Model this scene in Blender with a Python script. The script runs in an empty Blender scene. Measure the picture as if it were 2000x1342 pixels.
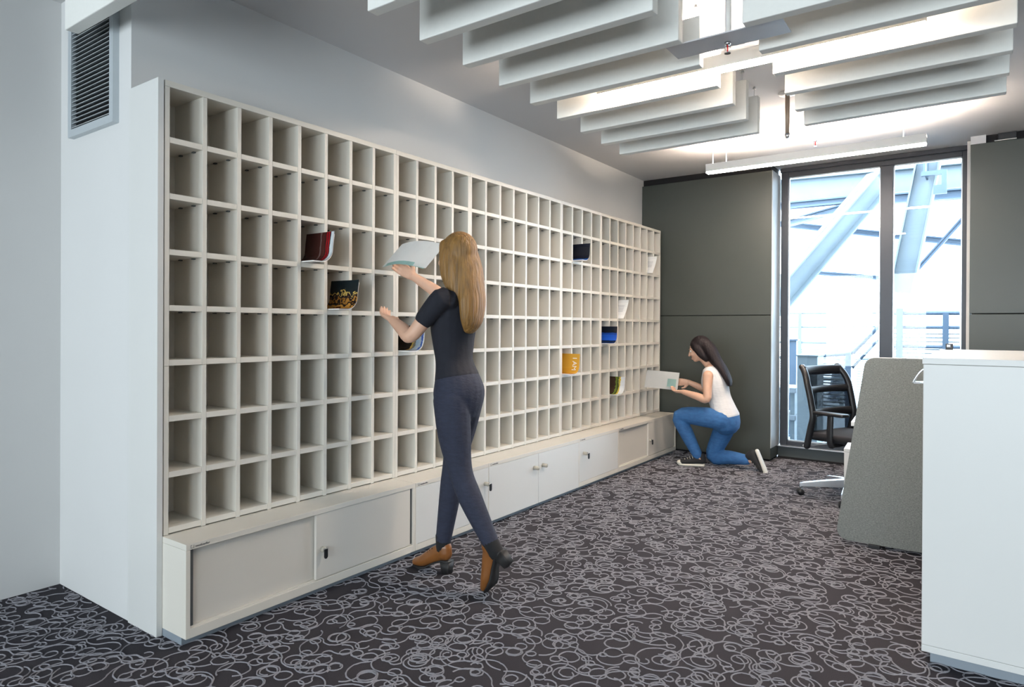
import bpy, bmesh, math, random
from mathutils import Vector, Matrix
random.seed(7)
SC = bpy.context.scene
COL = SC.collection
R = math.radians

# ------------------------------------------------------------------ camera
F_PX, CY_PX = 1295.2, 643.8
YAW, PITCH, ROLL = R(35.425), R(0.187), R(0.291)
c, s = math.cos(YAW), math.sin(YAW)
A = Matrix(((c, s, 0), (0, 0, -1), (-s, c, 0)))
P = Matrix(((1, 0, 0), (0, math.cos(PITCH), -math.sin(PITCH)), (0, math.sin(PITCH), math.cos(PITCH))))
Q = Matrix(((math.cos(ROLL), -math.sin(ROLL), 0), (math.sin(ROLL), math.cos(ROLL), 0), (0, 0, 1)))
M = Q @ P @ A                                   # rows: right, down, forward
rot = Matrix((M[0], -M[1], -M[2])).transposed()
cd = bpy.data.cameras.new('camera')
cd.sensor_width = 36.0
cd.lens = F_PX / 2000 * 36.0
cd.shift_y = -(671 - CY_PX) / 2000
cd.clip_start = 0.05
cam = bpy.data.objects.new('camera', cd)
cam.matrix_world = Matrix.Translation((0, 0, 1.25)) @ rot.to_4x4()
COL.objects.link(cam)
SC.camera = cam

# ------------------------------------------------------------------ world, lights, exposure
w = bpy.data.worlds.new('sky'); SC.world = w
w.use_nodes = True
bg = w.node_tree.nodes['Background']
bg.inputs[0].default_value = (0.70, 0.865, 1.0, 1)
bg.inputs[1].default_value = 10.5
vs = SC.view_settings
vs.view_transform = 'Standard'; vs.look = 'None'; vs.gamma = 1; vs.use_curve_mapping = False
vs.exposure = 0.66
SC.cycles.max_bounces = 6
SC.cycles.diffuse_bounces = 4
SC.cycles.glossy_bounces = 3
SC.cycles.use_adaptive_sampling = True
SC.cycles.adaptive_threshold = 0.05
SC.cycles.transparent_max_bounces = 12
SC.cycles.caustics_reflective = False
SC.cycles.caustics_refractive = False
SC.cycles.sample_clamp_indirect = 4.0
SC.cycles.use_denoising = True

def area(name, loc, rotation, sx, sy, power, color):
    l = bpy.data.lights.new(name, 'AREA'); l.shape = 'RECTANGLE'
    l.size, l.size_y, l.energy, l.color = sx, sy, power, color
    o = bpy.data.objects.new(name, l); o.location = loc; o.rotation_euler = rotation
    COL.objects.link(o); return o
# portals guide the sky light in through the three rear windows and the front one
for x, y_, z_, sx, sz, rx in ((-2.1, -4.05, 1.45, 2.2, 2.3, 90), (0.6, -4.05, 1.45, 2.2, 2.3, 90), (3.3, -4.05, 1.45, 2.2, 2.3, 90), (-0.85, 6.88, 1.45, 1.5, 2.7, -90)):
    po = area('window_portal', (x, y_, z_), (R(rx), 0, 0), sx, sz, 1, (1, 1, 1)); po.data.cycles.is_portal = True

# ------------------------------------------------------------------ materials
MATS = {}
def mat(name, col, rough=0.5, metal=0.0, var=0.0, vscale=12, stretch=(1, 1, 1), bump=0.0, bscale=150, spec=0.5, emit=None, estr=0, sheen=0):
    if name in MATS: return MATS[name]
    m = bpy.data.materials.new(name); m.use_nodes = True
    nt = m.node_tree; b = nt.nodes['Principled BSDF']
    b.inputs['Base Color'].default_value = (*col, 1)
    b.inputs['Roughness'].default_value = rough
    b.inputs['Metallic'].default_value = metal
    b.inputs['Specular IOR Level'].default_value = spec
    if sheen: b.inputs['Sheen Weight'].default_value = sheen
    if emit:
        b.inputs['Emission Color'].default_value = (*emit, 1); b.inputs['Emission Strength'].default_value = estr
    if var or bump:
        tc = nt.nodes.new('ShaderNodeTexCoord'); mp = nt.nodes.new('ShaderNodeMapping')
        mp.inputs['Scale'].default_value = stretch
        nt.links.new(tc.outputs['Object'], mp.inputs['Vector'])
    if var:
        n = nt.nodes.new('ShaderNodeTexNoise'); n.inputs['Scale'].default_value = vscale; n.inputs['Detail'].default_value = 5
        nt.links.new(mp.outputs[0], n.inputs['Vector'])
        mx = nt.nodes.new('ShaderNodeMix'); mx.data_type = 'RGBA'
        mx.inputs[6].default_value = (*[max(0, x * (1 - var)) for x in col], 1)
        mx.inputs[7].default_value = (*[min(1, x * (1 + var)) for x in col], 1)
        nt.links.new(n.outputs['Fac'], mx.inputs[0]); nt.links.new(mx.outputs[2], b.inputs['Base Color'])
    if bump:
        n2 = nt.nodes.new('ShaderNodeTexNoise'); n2.inputs['Scale'].default_value = bscale; n2.inputs['Detail'].default_value = 3
        nt.links.new(mp.outputs[0], n2.inputs['Vector'])
        bp = nt.nodes.new('ShaderNodeBump'); bp.inputs['Strength'].default_value = bump; bp.inputs['Distance'].default_value = 0.01
        nt.links.new(n2.outputs['Fac'], bp.inputs['Height']); nt.links.new(bp.outputs[0], b.inputs['Normal'])
    MATS[name] = m
    return m

WALL = mat('wall_paint', (0.68, 0.68, 0.67), 0.75, var=0.02, vscale=3, bump=0.03, bscale=300)
CEIL = mat('ceiling_paint', (0.66, 0.655, 0.66), 0.8, var=0.02, vscale=2)
LAM = mat('cream_laminate', (0.70, 0.665, 0.595), 0.42, var=0.03, vscale=8, stretch=(1, 1, 0.15))
LAMW = mat('white_laminate', (0.68, 0.68, 0.66), 0.40, var=0.015, vscale=6)
DOORM = mat('door_laminate', (0.67, 0.635, 0.575), 0.38, var=0.015, vscale=6)
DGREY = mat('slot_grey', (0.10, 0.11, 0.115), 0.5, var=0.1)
PLINTH = mat('plinth_grey', (0.25, 0.29, 0.33), 0.45, var=0.05)
CARPET = mat('carpet_pile', (0.046, 0.043, 0.050), 0.95, var=0.6, vscale=330, bump=0.5, bscale=700, spec=0.1)
SWIRL = mat('swirl_yarn', (0.285, 0.28, 0.305), 0.95, var=0.35, vscale=400, bump=0.4, bscale=900, spec=0.1)
PANEL = mat('wall_panel', (0.050, 0.057, 0.050), 0.40, var=0.05, vscale=5, spec=0.5)
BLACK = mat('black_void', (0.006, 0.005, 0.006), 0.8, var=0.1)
FRAME = mat('window_frame_metal', (0.035, 0.040, 0.050), 0.38, var=0.05, metal=0.3)
SILL = mat('sill_grey', (0.062, 0.072, 0.074), 0.4, var=0.05)
BAFF = mat('baffle_felt', (0.80, 0.80, 0.76), 0.9, var=0.03, vscale=60, bump=0.05, bscale=500)
METW = mat('white_metal', (0.78, 0.77, 0.74), 0.4, var=0.02)
WIRE = mat('steel_wire', (0.6, 0.6, 0.6), 0.35, metal=0.8, var=0.05)
GLOW = mat('lamp_diffuser', (0.9, 0.88, 0.82), 0.6, var=0.02, emit=(1.0, 0.83, 0.69), estr=105.0)
GLOWUP = mat('lamp_uplight', (0.9, 0.88, 0.82), 0.6, var=0.02, emit=(1.0, 0.83, 0.69), estr=330.0)
CHROME = mat('chrome', (0.75, 0.76, 0.78), 0.18, metal=1.0, var=0.03)
ALU = mat('brushed_aluminium', (0.72, 0.74, 0.76), 0.28, metal=0.9, var=0.05, vscale=40)
BLKPL = mat('black_plastic', (0.012, 0.012, 0.014), 0.4, var=0.2)
BLKFB = mat('black_fabric', (0.010, 0.010, 0.013), 0.85, var=0.3, vscale=200, bump=0.2, bscale=600)
KNOB = mat('knob_beige', (0.45, 0.42, 0.35), 0.45, var=0.05)
VENT = mat('vent_aluminium', (0.55, 0.60, 0.63), 0.4, metal=0.3, var=0.04)
STEEL = mat('steel_sky_tint', (0.13, 0.155, 0.17), 0.5, var=0.15, vscale=4)  # white steel in shade: blue skylight tint put into the base colour
STEELD = mat('steel_dark_sky_tint', (0.055, 0.08, 0.115), 0.5, var=0.15, vscale=4)  # darker steel tone, the same skylight blue mixed into its colour
CONC = mat('terrace_concrete', (0.17, 0.19, 0.21), 0.8, var=0.1, vscale=3)
BRASS = mat('pipe_bronze', (0.40, 0.32, 0.25), 0.4, metal=0.4, var=0.08)
RED = mat('bulb_red', (0.6, 0.02, 0.02), 0.25, var=0.1)
PAPER = mat('paper_white', (0.88, 0.88, 0.86), 0.7, var=0.03, vscale=20)
PAPERT = mat('paper_print', (0.45, 0.66, 0.62), 0.7, var=0.1, vscale=20)
INK = mat('ink_grey', (0.12, 0.12, 0.12), 0.7, var=0.1)
GREYPL = mat('plate_grey', (0.62, 0.62, 0.64), 0.45, metal=0.2, var=0.03)
SKIN = mat('skin', (0.66, 0.40, 0.28), 0.5, var=0.06, vscale=25)
JEAN1 = mat('dark_denim', (0.020, 0.024, 0.045), 0.85, var=0.35, vscale=30, stretch=(1, 1, 2.5), bump=0.25, bscale=35)
JEAN2 = mat('blue_denim', (0.035, 0.13, 0.32), 0.85, var=0.4, vscale=22, stretch=(1, 1, 2), bump=0.3, bscale=35)
TOPB = mat('black_jersey', (0.008, 0.009, 0.016), 0.85, var=0.3, vscale=30, bump=0.2, bscale=40)
TOPW = mat('white_jersey', (0.72, 0.71, 0.71), 0.85, var=0.06, vscale=20, stretch=(1, 1, 4), bump=0.35, bscale=18)
HAIRB = mat('blonde_hair', (0.23, 0.118, 0.030), 0.5, var=0.85, vscale=75, stretch=(1, 1, 0.05), bump=0.9, bscale=110)
HAIRD = mat('dark_hair', (0.012, 0.008, 0.009), 0.6, spec=0.2, var=0.5, vscale=60, stretch=(1, 1, 0.08), bump=0.5, bscale=90)
LEATH = mat('tan_leather', (0.21, 0.078, 0.020), 0.32, var=0.25, vscale=14)
RUBB = mat('black_rubber', (0.012, 0.011, 0.011), 0.6, var=0.2)
CANV = mat('black_canvas', (0.016, 0.016, 0.018), 0.85, var=0.3, vscale=120)
RUBW = mat('white_rubber', (0.66, 0.63, 0.56), 0.6, var=0.08, vscale=30)
SOCK = mat('black_sock', (0.008, 0.008, 0.009), 0.9, var=0.2)
LIPS = mat('lips', (0.45, 0.16, 0.13), 0.45, var=0.05)
EYEW = mat('eye_white', (0.75, 0.73, 0.70), 0.25, var=0.03)
EYED = mat('eye_iris', (0.03, 0.02, 0.015), 0.2, var=0.1)

def screen_fabric():
    m = bpy.data.materials.new('heather_felt'); m.use_nodes = True
    nt = m.node_tree; b = nt.nodes['Principled BSDF']; b.inputs['Roughness'].default_value = 0.95
    b.inputs['Specular IOR Level'].default_value = 0.15
    tc = nt.nodes.new('ShaderNodeTexCoord')
    def noise(sc, scale):
        mp = nt.nodes.new('ShaderNodeMapping'); mp.inputs['Scale'].default_value = sc
        nt.links.new(tc.outputs['Object'], mp.inputs['Vector'])
        n = nt.nodes.new('ShaderNodeTexNoise'); n.inputs['Scale'].default_value = scale; n.inputs['Detail'].default_value = 4
        nt.links.new(mp.outputs[0], n.inputs['Vector']); return n
    n1, n2 = noise((1, 1, 2.0), 120), noise((1, 1, 1.3), 520)
    ad = nt.nodes.new('ShaderNodeMath'); ad.operation = 'ADD'
    nt.links.new(n1.outputs['Fac'], ad.inputs[0]); nt.links.new(n2.outputs['Fac'], ad.inputs[1])
    cr = nt.nodes.new('ShaderNodeValToRGB')
    cr.color_ramp.elements[0].position = 0.70; cr.color_ramp.elements[0].color = (0.128, 0.140, 0.136, 1)
    cr.color_ramp.elements[1].position = 1.30; cr.color_ramp.elements[1].color = (0.27, 0.286, 0.275, 1)
    hf = nt.nodes.new('ShaderNodeMath'); hf.operation = 'MULTIPLY'; hf.inputs[1].default_value = 0.5
    nt.links.new(ad.outputs[0], hf.inputs[0])
    cr.color_ramp.elements[0].position = 0.36; cr.color_ramp.elements[1].position = 0.64
    nt.links.new(hf.outputs[0], cr.inputs[0]); nt.links.new(cr.outputs[0], b.inputs['Base Color'])
    return m
FELT = screen_fabric()

def glass_mat(name='window_glass', tint=(0.93, 0.97, 1, 1)):
    m = bpy.data.materials.new(name); m.use_nodes = True
    nt = m.node_tree; nt.nodes.clear()
    o = nt.nodes.new('ShaderNodeOutputMaterial'); mx = nt.nodes.new('ShaderNodeMixShader')
    t = nt.nodes.new('ShaderNodeBsdfTransparent'); t.inputs[0].default_value = tint
    g = nt.nodes.new('ShaderNodeBsdfGlossy'); g.inputs['Roughness'].default_value = 0.01
    fr = nt.nodes.new('ShaderNodeFresnel'); fr.inputs[0].default_value = 1.45
    nt.links.new(fr.outputs[0], mx.inputs[0]); nt.links.new(t.outputs[0], mx.inputs[1]); nt.links.new(g.outputs[0], mx.inputs[2])
    nt.links.new(mx.outputs[0], o.inputs[0]); return m
GLASS = glass_mat()
GLASSR = glass_mat('warm_tint_glass', (1.0, 0.955, 0.92, 1))  # warm tint added to the unseen rear panes to offset the blue sky

def net_mat():
    m = bpy.data.materials.new('chair_net'); m.use_nodes = True
    nt = m.node_tree; nt.nodes.clear()
    o = nt.nodes.new('ShaderNodeOutputMaterial'); mx = nt.nodes.new('ShaderNodeMixShader')
    t = nt.nodes.new('ShaderNodeBsdfTransparent'); d = nt.nodes.new('ShaderNodeBsdfDiffuse')
    d.inputs[0].default_value = (0.012, 0.013, 0.018, 1); mx.inputs[0].default_value = 0.90
    nt.links.new(t.outputs[0], mx.inputs[1]); nt.links.new(d.outputs[0], mx.inputs[2]); nt.links.new(mx.outputs[0], o.inputs[0]); return m
NET = net_mat()

# ------------------------------------------------------------------ mesh helpers
class MB:
    def __init__(self): self.bm = bmesh.new()
    def box(self, x0, x1, y0, y1, z0, z1, bev=0.0):
        t = bmesh.new()
        vs_ = [t.verts.new((x, y, z)) for x in (x0, x1) for y in (y0, y1) for z in (z0, z1)]
        for f in ((0, 1, 3, 2), (4, 6, 7, 5), (0, 4, 5, 1), (2, 3, 7, 6), (0, 2, 6, 4), (1, 5, 7, 3)):
            t.faces.new([vs_[i] for i in f])
        if bev: bmesh.ops.bevel(t, geom=list(t.edges), offset=bev, segments=2, profile=0.5, affect='EDGES')
        self.merge(t); return self
    def merge(self, t, mtx=None):
        if mtx is not None: bmesh.ops.transform(t, matrix=mtx, verts=list(t.verts))
        bmesh.ops.recalc_face_normals(t, faces=list(t.faces))
        me = bpy.data.meshes.new('tmp'); t.to_mesh(me); t.free()
        self.bm.from_mesh(me); bpy.data.meshes.remove(me)
    def cyl(self, a, b, r0, r1=None, seg=16):
        a, b = Vector(a), Vector(b); r1 = r0 if r1 is None else r1
        t = bmesh.new()
        bmesh.ops.create_cone(t, cap_ends=True, segments=seg, radius1=r0, radius2=r1, depth=(b - a).length)
        q = Vector((0, 0, 1)).rotation_difference((b - a).normalized())
        self.merge(t, Matrix.Translation((a + b) / 2) @ q.to_matrix().to_4x4()); return self
    def ball(self, c_, r, sub=2, rot_=None):
        t = bmesh.new(); bmesh.ops.create_icosphere(t, subdivisions=sub, radius=1.0)
        r = r if hasattr(r, '__len__') else (r, r, r)
        m = Matrix.Translation(c_) @ (rot_.to_4x4() if rot_ else Matrix.Identity(4)) @ Matrix.Diagonal((*r, 1))
        self.merge(t, m); return self
    def prism(self, pts, axis, a0, a1, bev=0.0):
        """2-D polygon extruded along an axis; pts in the two other axes, in order"""
        t = bmesh.new()
        def mk(p, a):
            return {'x': (a, p[0], p[1]), 'y': (p[0], a, p[1]), 'z': (p[0], p[1], a)}[axis]
        lo = [t.verts.new(mk(p, a0)) for p in pts]; hi = [t.verts.new(mk(p, a1)) for p in pts]
        n = len(pts); t.faces.new(lo); t.faces.new(list(reversed(hi)))
        for i in range(n): t.faces.new((lo[i], lo[(i + 1) % n], hi[(i + 1) % n], hi[i]))
        if bev: bmesh.ops.bevel(t, geom=list(t.edges), offset=bev, segments=2, profile=0.5, affect='EDGES')
        self.merge(t); return self
    def tube(self, pts, rad, side=(0, 1, 0), seg=14, smooth=True):
        """loft of elliptical rings; rad entries are r or (r along side, r across)"""
        pts = [Vector(p) for p in pts]; rad = [r if hasattr(r, '__len__') else (r, r) for r in rad]
        if smooth and len(pts) > 2:
            np_, nr = [], []
            for i in range(len(pts) - 1):
                p0, p1, p2, p3 = pts[max(i - 1, 0)], pts[i], pts[i + 1], pts[min(i + 2, len(pts) - 1)]
                q0, q1, q2, q3 = rad[max(i - 1, 0)], rad[i], rad[i + 1], rad[min(i + 2, len(pts) - 1)]
                for k in range(4):
                    u = k / 4
                    f = lambda a, b, c_, d: 0.5 * (2 * b + (c_ - a) * u + (2 * a - 5 * b + 4 * c_ - d) * u * u + (3 * b - a - 3 * c_ + d) * u ** 3)
                    np_.append(Vector([f(p0[j], p1[j], p2[j], p3[j]) for j in range(3)]))
                    nr.append((f(q0[0], q1[0], q2[0], q3[0]), f(q0[1], q1[1], q2[1], q3[1])))
            np_.append(pts[-1]); nr.append(rad[-1]); pts, rad = np_, nr
        # rounded ends
        def caps(p, t, r, sgn):
            out = []
            h = min(r) * 0.9
            for k in (0.5, 0.85):
                out.append((p + t * sgn * h * k, tuple(x * math.sqrt(1 - k * k) for x in r)))
            out.append((p + t * sgn * h, tuple(x * 0.12 for x in r)))
            return out
        t0 = (pts[1] - pts[0]).normalized(); t1 = (pts[-1] - pts[-2]).normalized()
        seq = list(reversed(caps(pts[0], t0, rad[0], -1))) + list(zip(pts, rad)) + caps(pts[-1], t1, rad[-1], 1)
        side = Vector(side); t = bmesh.new(); rings = []
        for i, (p, r) in enumerate(seq):
            a_, b_ = seq[max(i - 1, 0)][0], seq[min(i + 1, len(seq) - 1)][0]
            tn = (b_ - a_).normalized()
            u = (side - tn * side.dot(tn))
            if u.length < 1e-3: u = tn.orthogonal()
            u.normalize(); v = tn.cross(u)
            rings.append([t.verts.new(p + u * r[0] * math.cos(2 * math.pi * k / seg) + v * r[1] * math.sin(2 * math.pi * k / seg)) for k in range(seg)])
        for a_, b_ in zip(rings, rings[1:]):
            for k in range(seg): t.faces.new((a_[k], a_[(k + 1) % seg], b_[(k + 1) % seg], b_[k]))
        t.faces.new(list(reversed(rings[0]))); t.faces.new(rings[-1])
        self.merge(t); return self
    def build(self, name, m, parent=None, smooth=False, local=False):
        me = bpy.data.meshes.new(name)
        self.bm.to_mesh(me); self.bm.free()
        return link(name, me, m, parent, smooth, local)
    def organic(self, name, m, parent, voxel=0.005, it=6, local=False):
        """one continuous skin grown over everything in the builder"""
        me = bpy.data.meshes.new(name); self.bm.to_mesh(me); self.bm.free()
        o = bpy.data.objects.new(name, me); COL.objects.link(o)
        rm = o.modifiers.new('r', 'REMESH'); rm.mode = 'VOXEL'; rm.voxel_size = voxel
        sm = o.modifiers.new('s', 'SMOOTH'); sm.factor = 0.5; sm.iterations = it
        dg = bpy.context.evaluated_depsgraph_get()
        me2 = bpy.data.meshes.new_from_object(o.evaluated_get(dg))
        bpy.data.objects.remove(o); bpy.data.meshes.remove(me)
        return link(name, me2, m, parent, True, local)

def link(name, me, m, parent=None, smooth=False, local=False):
    o = bpy.data.objects.new(name, me); COL.objects.link(o)
    if m and not me.materials: me.materials.append(m)
    if smooth:
        for p in me.polygons: p.use_smooth = True
    if parent:
        o.parent = parent
        if not local: o.matrix_parent_inverse = wmat(parent).inverted()
    return o
def wmat(o):
    m = o.matrix_basis.copy()
    if o.parent: m = wmat(o.parent) @ o.matrix_parent_inverse @ m
    return m
def tag(o, label=None, cat=None, group=None, kind=None):
    if label: o['label'] = label
    if cat: o['category'] = cat
    if group: o['group'] = group
    if kind: o['kind'] = kind
    return o
def empty(name, loc, label, cat, group=None, rz=0):
    o = bpy.data.objects.new(name, None); o.location = loc; o.rotation_euler = (0, 0, rz); o.empty_display_size = 0.05
    COL.objects.link(o); return tag(o, label, cat, group)
def box(name, b, m, parent=None, bev=0.0): return MB().box(*b, bev=bev).build(name, m, parent)
def inst(name, src, loc, parent):
    """a piece that shares its mesh with another (mesh built around its own origin)"""
    o = bpy.data.objects.new(name, src.data if hasattr(src, 'data') else src); COL.objects.link(o)
    o.parent = parent; o.matrix_parent_inverse = wmat(parent).inverted(); o.location = loc
    return o
def text_mesh(body, size, depth=0.0006):
    cu = bpy.data.curves.new('t', 'FONT'); cu.body = body; cu.size = size; cu.extrude = depth; cu.resolution_u = 2
    o = bpy.data.objects.new('t', cu); COL.objects.link(o)
    me = bpy.data.meshes.new_from_object(o.evaluated_get(bpy.context.evaluated_depsgraph_get()))
    bpy.data.objects.remove(o); bpy.data.curves.remove(cu); return me

# ------------------------------------------------------------------ the room
XL, XS, YB, ZC = -3.63, -2.93, 1.345, 2.80        # side wall, shelf wall, alcove corner, ceiling
floor = tag(box('floor', (-3.75, 5.1, -4.1, 6.80, -0.12, 0.0), CARPET), kind='structure')
tag(box('ceiling', (-3.75, 5.1, -4.1, 6.84, ZC, 2.95), CEIL), kind='structure')
tag(box('wall_left', (-3.75, XL, -4.1, YB, 0, ZC), WALL), kind='structure')
tag(box('wall_shelf', (-3.75, XS, YB, 6.90, 0, ZC), WALL), kind='structure')
tag(box('wall_right', (5.0, 5.1, -4.1, 6.90, 0, ZC), WALL), kind='structure')
rw = MB()
for x0, x1 in ((-3.75, -3.2), (-1.0, -0.5), (1.7, 2.2), (4.4, 5.1)): rw.box(x0, x1, -4.1, -4.0, 0, ZC)
for x0, x1 in ((-3.2, -1.0), (-0.5, 1.7), (2.2, 4.4)): rw.box(x0, x1, -4.1, -4.0, 0, 0.3).box(x0, x1, -4.1, -4.0, 2.6, ZC)
tag(rw.build('wall_rear', WALL), kind='structure')
for i, x0 in enumerate((-3.2, -0.5, 2.2)):
    f = MB()
    for a in ((x0, x0 + .06, .3, 2.6), (x0 + 2.14, x0 + 2.2, .3, 2.6), (x0 + .06, x0 + 2.14, .3, .36), (x0 + .06, x0 + 2.14, 2.54, 2.6), (x0 + 1.07, x0 + 1.13, .36, 2.54)):
        f.box(a[0], a[1], -4.08, -4.02, a[2], a[3])
    wr = tag(f.build('window_%d' % (i + 2), FRAME), kind='structure')
    for xa in (x0 + .06, x0 + 1.13): box('pane', (xa, xa + 1.01, -4.053, -4.047, .36, 2.54), GLASSR, wr)

# swirling loop yarn tufted into the carpet
def swirls():
    rnd = random.Random(3); V, F = [], []; G = {}; cs = 0.035
    def ok(x, y): return -3.62 < x < 1.2 and 0.60 < y < 6.73 and not (x < -2.94 and y > 1.34)
    def make(x, y):
        th = rnd.uniform(0, 2 * math.pi); sg = rnd.choice((-1, 1)); pts = []
        for arc in range(rnd.randint(3, 5)):
            r = rnd.choice((0.017, 0.024, 0.032, 0.042, 0.055, 0.075)) * rnd.uniform(0.85, 1.2)
            ang = rnd.uniform(1.4, 3.2) if r > 0.038 else rnd.uniform(4.0, 7.4)
            n = max(6, int(r * ang / 0.011)); grow = rnd.uniform(0.75, 1.7)
            for k in range(n):
                rr = r * (1 + (grow - 1) * k / n); d = ang / n
                th += sg * d; x += math.cos(th) * rr * d; y += math.sin(th) * rr * d
                pts.append((x, y))
            sg = -sg if rnd.random() < 0.7 else sg
        return pts
    def dens(p): return G.get((int(p[0] // cs), int(p[1] // cs)), 0)
    for it in range(1900):
        best, bs = None, 1e9
        st, sb = None, 1e9
        for q in range(8):
            x, y = rnd.uniform(-3.6, 1.15), rnd.uniform(0.65, 6.7)
            if not ok(x, y) or (x < -2.60 and y > 1.45) or (x > -0.1 and y > 2.9): continue
            g = sum(dens((x + a * cs, y + b * cs)) for a in (-2, -1, 0, 1, 2) for b in (-2, -1, 0, 1, 2))
            if g < sb: st, sb = (x, y), g
        if st is None: continue
        for q in range(6):
            pts = make(*st); sc = sum(dens(p) ** 2 for p in pts) / len(pts)
            if sc < bs: best, bs = pts, sc
        prev = None
        for k, (px, py) in enumerate(best):
            a, b_ = best[max(k - 1, 0)], best[min(k + 1, len(best) - 1)]
            tx, ty = b_[0] - a[0], b_[1] - a[1]; l = math.hypot(tx, ty) or 1; nx, ny = -ty / l, tx / l
            px += rnd.uniform(-.0009, .0009); py += rnd.uniform(-.0009, .0009)
            c_ = (int(px // cs), int(py // cs)); G[c_] = G.get(c_, 0) + 1
            if not ok(px, py): prev = None; continue
            h = 0.0029 * rnd.uniform(0.65, 1.35); h2 = 0.0029 * rnd.uniform(0.65, 1.35)
            i = len(V)
            V += [(px + nx * h, py + ny * h, 0.0006), (px, py, 0.0036), (px - nx * h2, py - ny * h2, 0.0006)]
            if prev is not None: F.append((prev, i, i + 1, prev + 1)); F.append((prev + 1, i + 1, i + 2, prev + 2))
            prev = i
    me = bpy.data.meshes.new('carpet_swirls'); me.from_pydata(V, [], F); me.update()
    tag(link('carpet_swirls', me, SWIRL, floor), kind='stuff')
swirls()

# far wall: dark recess with thick grey panels in front, window between them
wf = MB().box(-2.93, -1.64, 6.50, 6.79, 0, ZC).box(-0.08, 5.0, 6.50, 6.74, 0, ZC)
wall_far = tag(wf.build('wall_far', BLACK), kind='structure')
for (x0, x1) in ((-2.928, -1.622), (-0.095, 2.1)):
    box('panel', (x0, x1, 6.46, 6.80 if x0 < -1 else 6.75, 1.380, 2.733), PANEL, wall_far, 0.003)
    box('panel', (x0, x1, 6.46, 6.80 if x0 < -1 else 6.75, 0.025, 1.374), PANEL, wall_far, 0.003)
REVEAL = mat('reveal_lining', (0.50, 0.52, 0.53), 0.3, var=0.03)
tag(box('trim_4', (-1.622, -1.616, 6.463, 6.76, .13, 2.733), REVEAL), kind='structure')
tag(box('trim_1', (-0.118, -0.097, 6.58, 6.76, 0.122, 2.79), WALL), kind='structure')
tag(box('trim_2', (-0.095, 0.006, 6.475, 6.60, 2.736, ZC), CEIL), kind='structure')
win = MB()
for a in ((-1.61, -1.544, .122, 2.795), (-0.154, -0.118, .122, 2.795), (-1.544, -0.154, 2.712, 2.795), (-1.544, -0.154, .122, .168), (-.763, -.662, .168, 2.712)):
    win.box(a[0], a[1], 6.76, 6.84, a[2], a[3], 0.004)
w1 = tag(win.build('window_1', FRAME), kind='structure')
box('head_rail', (-1.61, -0.118, 6.72, 6.76, 2.755, 2.795), FRAME, w1, 0.003)
for x0, x1 in ((-1.544, -.763), (-.662, -.154)):
    box('pane', (x0, x1, 6.800, 6.806, .168, 2.712), GLASS, w1)
    f = MB()
    for a in ((x0, x0 + .008, .168, 2.712), (x1 - .008, x1, .168, 2.712), (x0, x1, .168, .178), (x0, x1, 2.702, 2.712)): f.box(a[0], a[1], 6.782, 6.80, a[2], a[3])
    f.build('glazing_bead', ALU, w1)
box('sill', (-1.622, -0.095, 6.70, 6.86, .118, .128), ALU, w1, 0.002)
tag(box('trim_3', (-1.622, -0.095, 6.745, 6.90, 0.0, .118), SILL), kind='structure')
tag(box('baseboard_far', (-1.622, -0.095, 6.735, 6.745, 0.0, .018), BLACK), kind='structure')

bb = empty('cable_box', (0.14, 6.52, 2.738), 'small black box in the dark slot above the right grey wall panel', 'box')
box('housing', (0.082, 0.20, 6.462, 6.498, 2.745, 2.795), BLKPL, bb, 0.003); box('base_plate', (0.06, 0.20, 6.462, 6.498, 2.738, 2.743), METW, bb)

# ------------------------------------------------------------------ vent grille on the alcove face
v = empty('vent_grille', (-3.26, YB, 2.12), 'tall white louvred air vent high on the wall beside the shelving', 'vent')
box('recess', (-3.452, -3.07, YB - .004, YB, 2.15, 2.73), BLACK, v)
VX0, VX1, VZ0, VZ1, fw_ = -3.486, -3.037, 2.122, 2.76, 0.034
for pts in (((VX0, VZ0), (VX1, VZ0), (VX1 - fw_, VZ0 + fw_), (VX0 + fw_, VZ0 + fw_)), ((VX0, VZ1), (VX1, VZ1), (VX1 - fw_, VZ1 - fw_), (VX0 + fw_, VZ1 - fw_)),
            ((VX0, VZ0), (VX0, VZ1), (VX0 + fw_, VZ1 - fw_), (VX0 + fw_, VZ0 + fw_)), ((VX1, VZ0), (VX1, VZ1), (VX1 - fw_, VZ1 - fw_), (VX1 - fw_, VZ0 + fw_))):
    MB().prism(pts, 'y', YB - .026, YB).build('frame_bar', VENT, v)
sl = MB().prism(((-.023, -.0055), (-.022, -.0015), (-.003, .0045), (-.004, .0005)), 'x', 0, VX1 - VX0 - 2 * fw_).build('slat', VENT, v)
sl.matrix_parent_inverse = wmat(v).inverted()
sl.location = (VX0 + fw_, YB, VZ0 + fw_ + .012)
for i in range(1, 29): inst('slat', sl, (VX0 + fw_, YB, VZ0 + fw_ + .012 + i * .0196), v)

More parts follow.
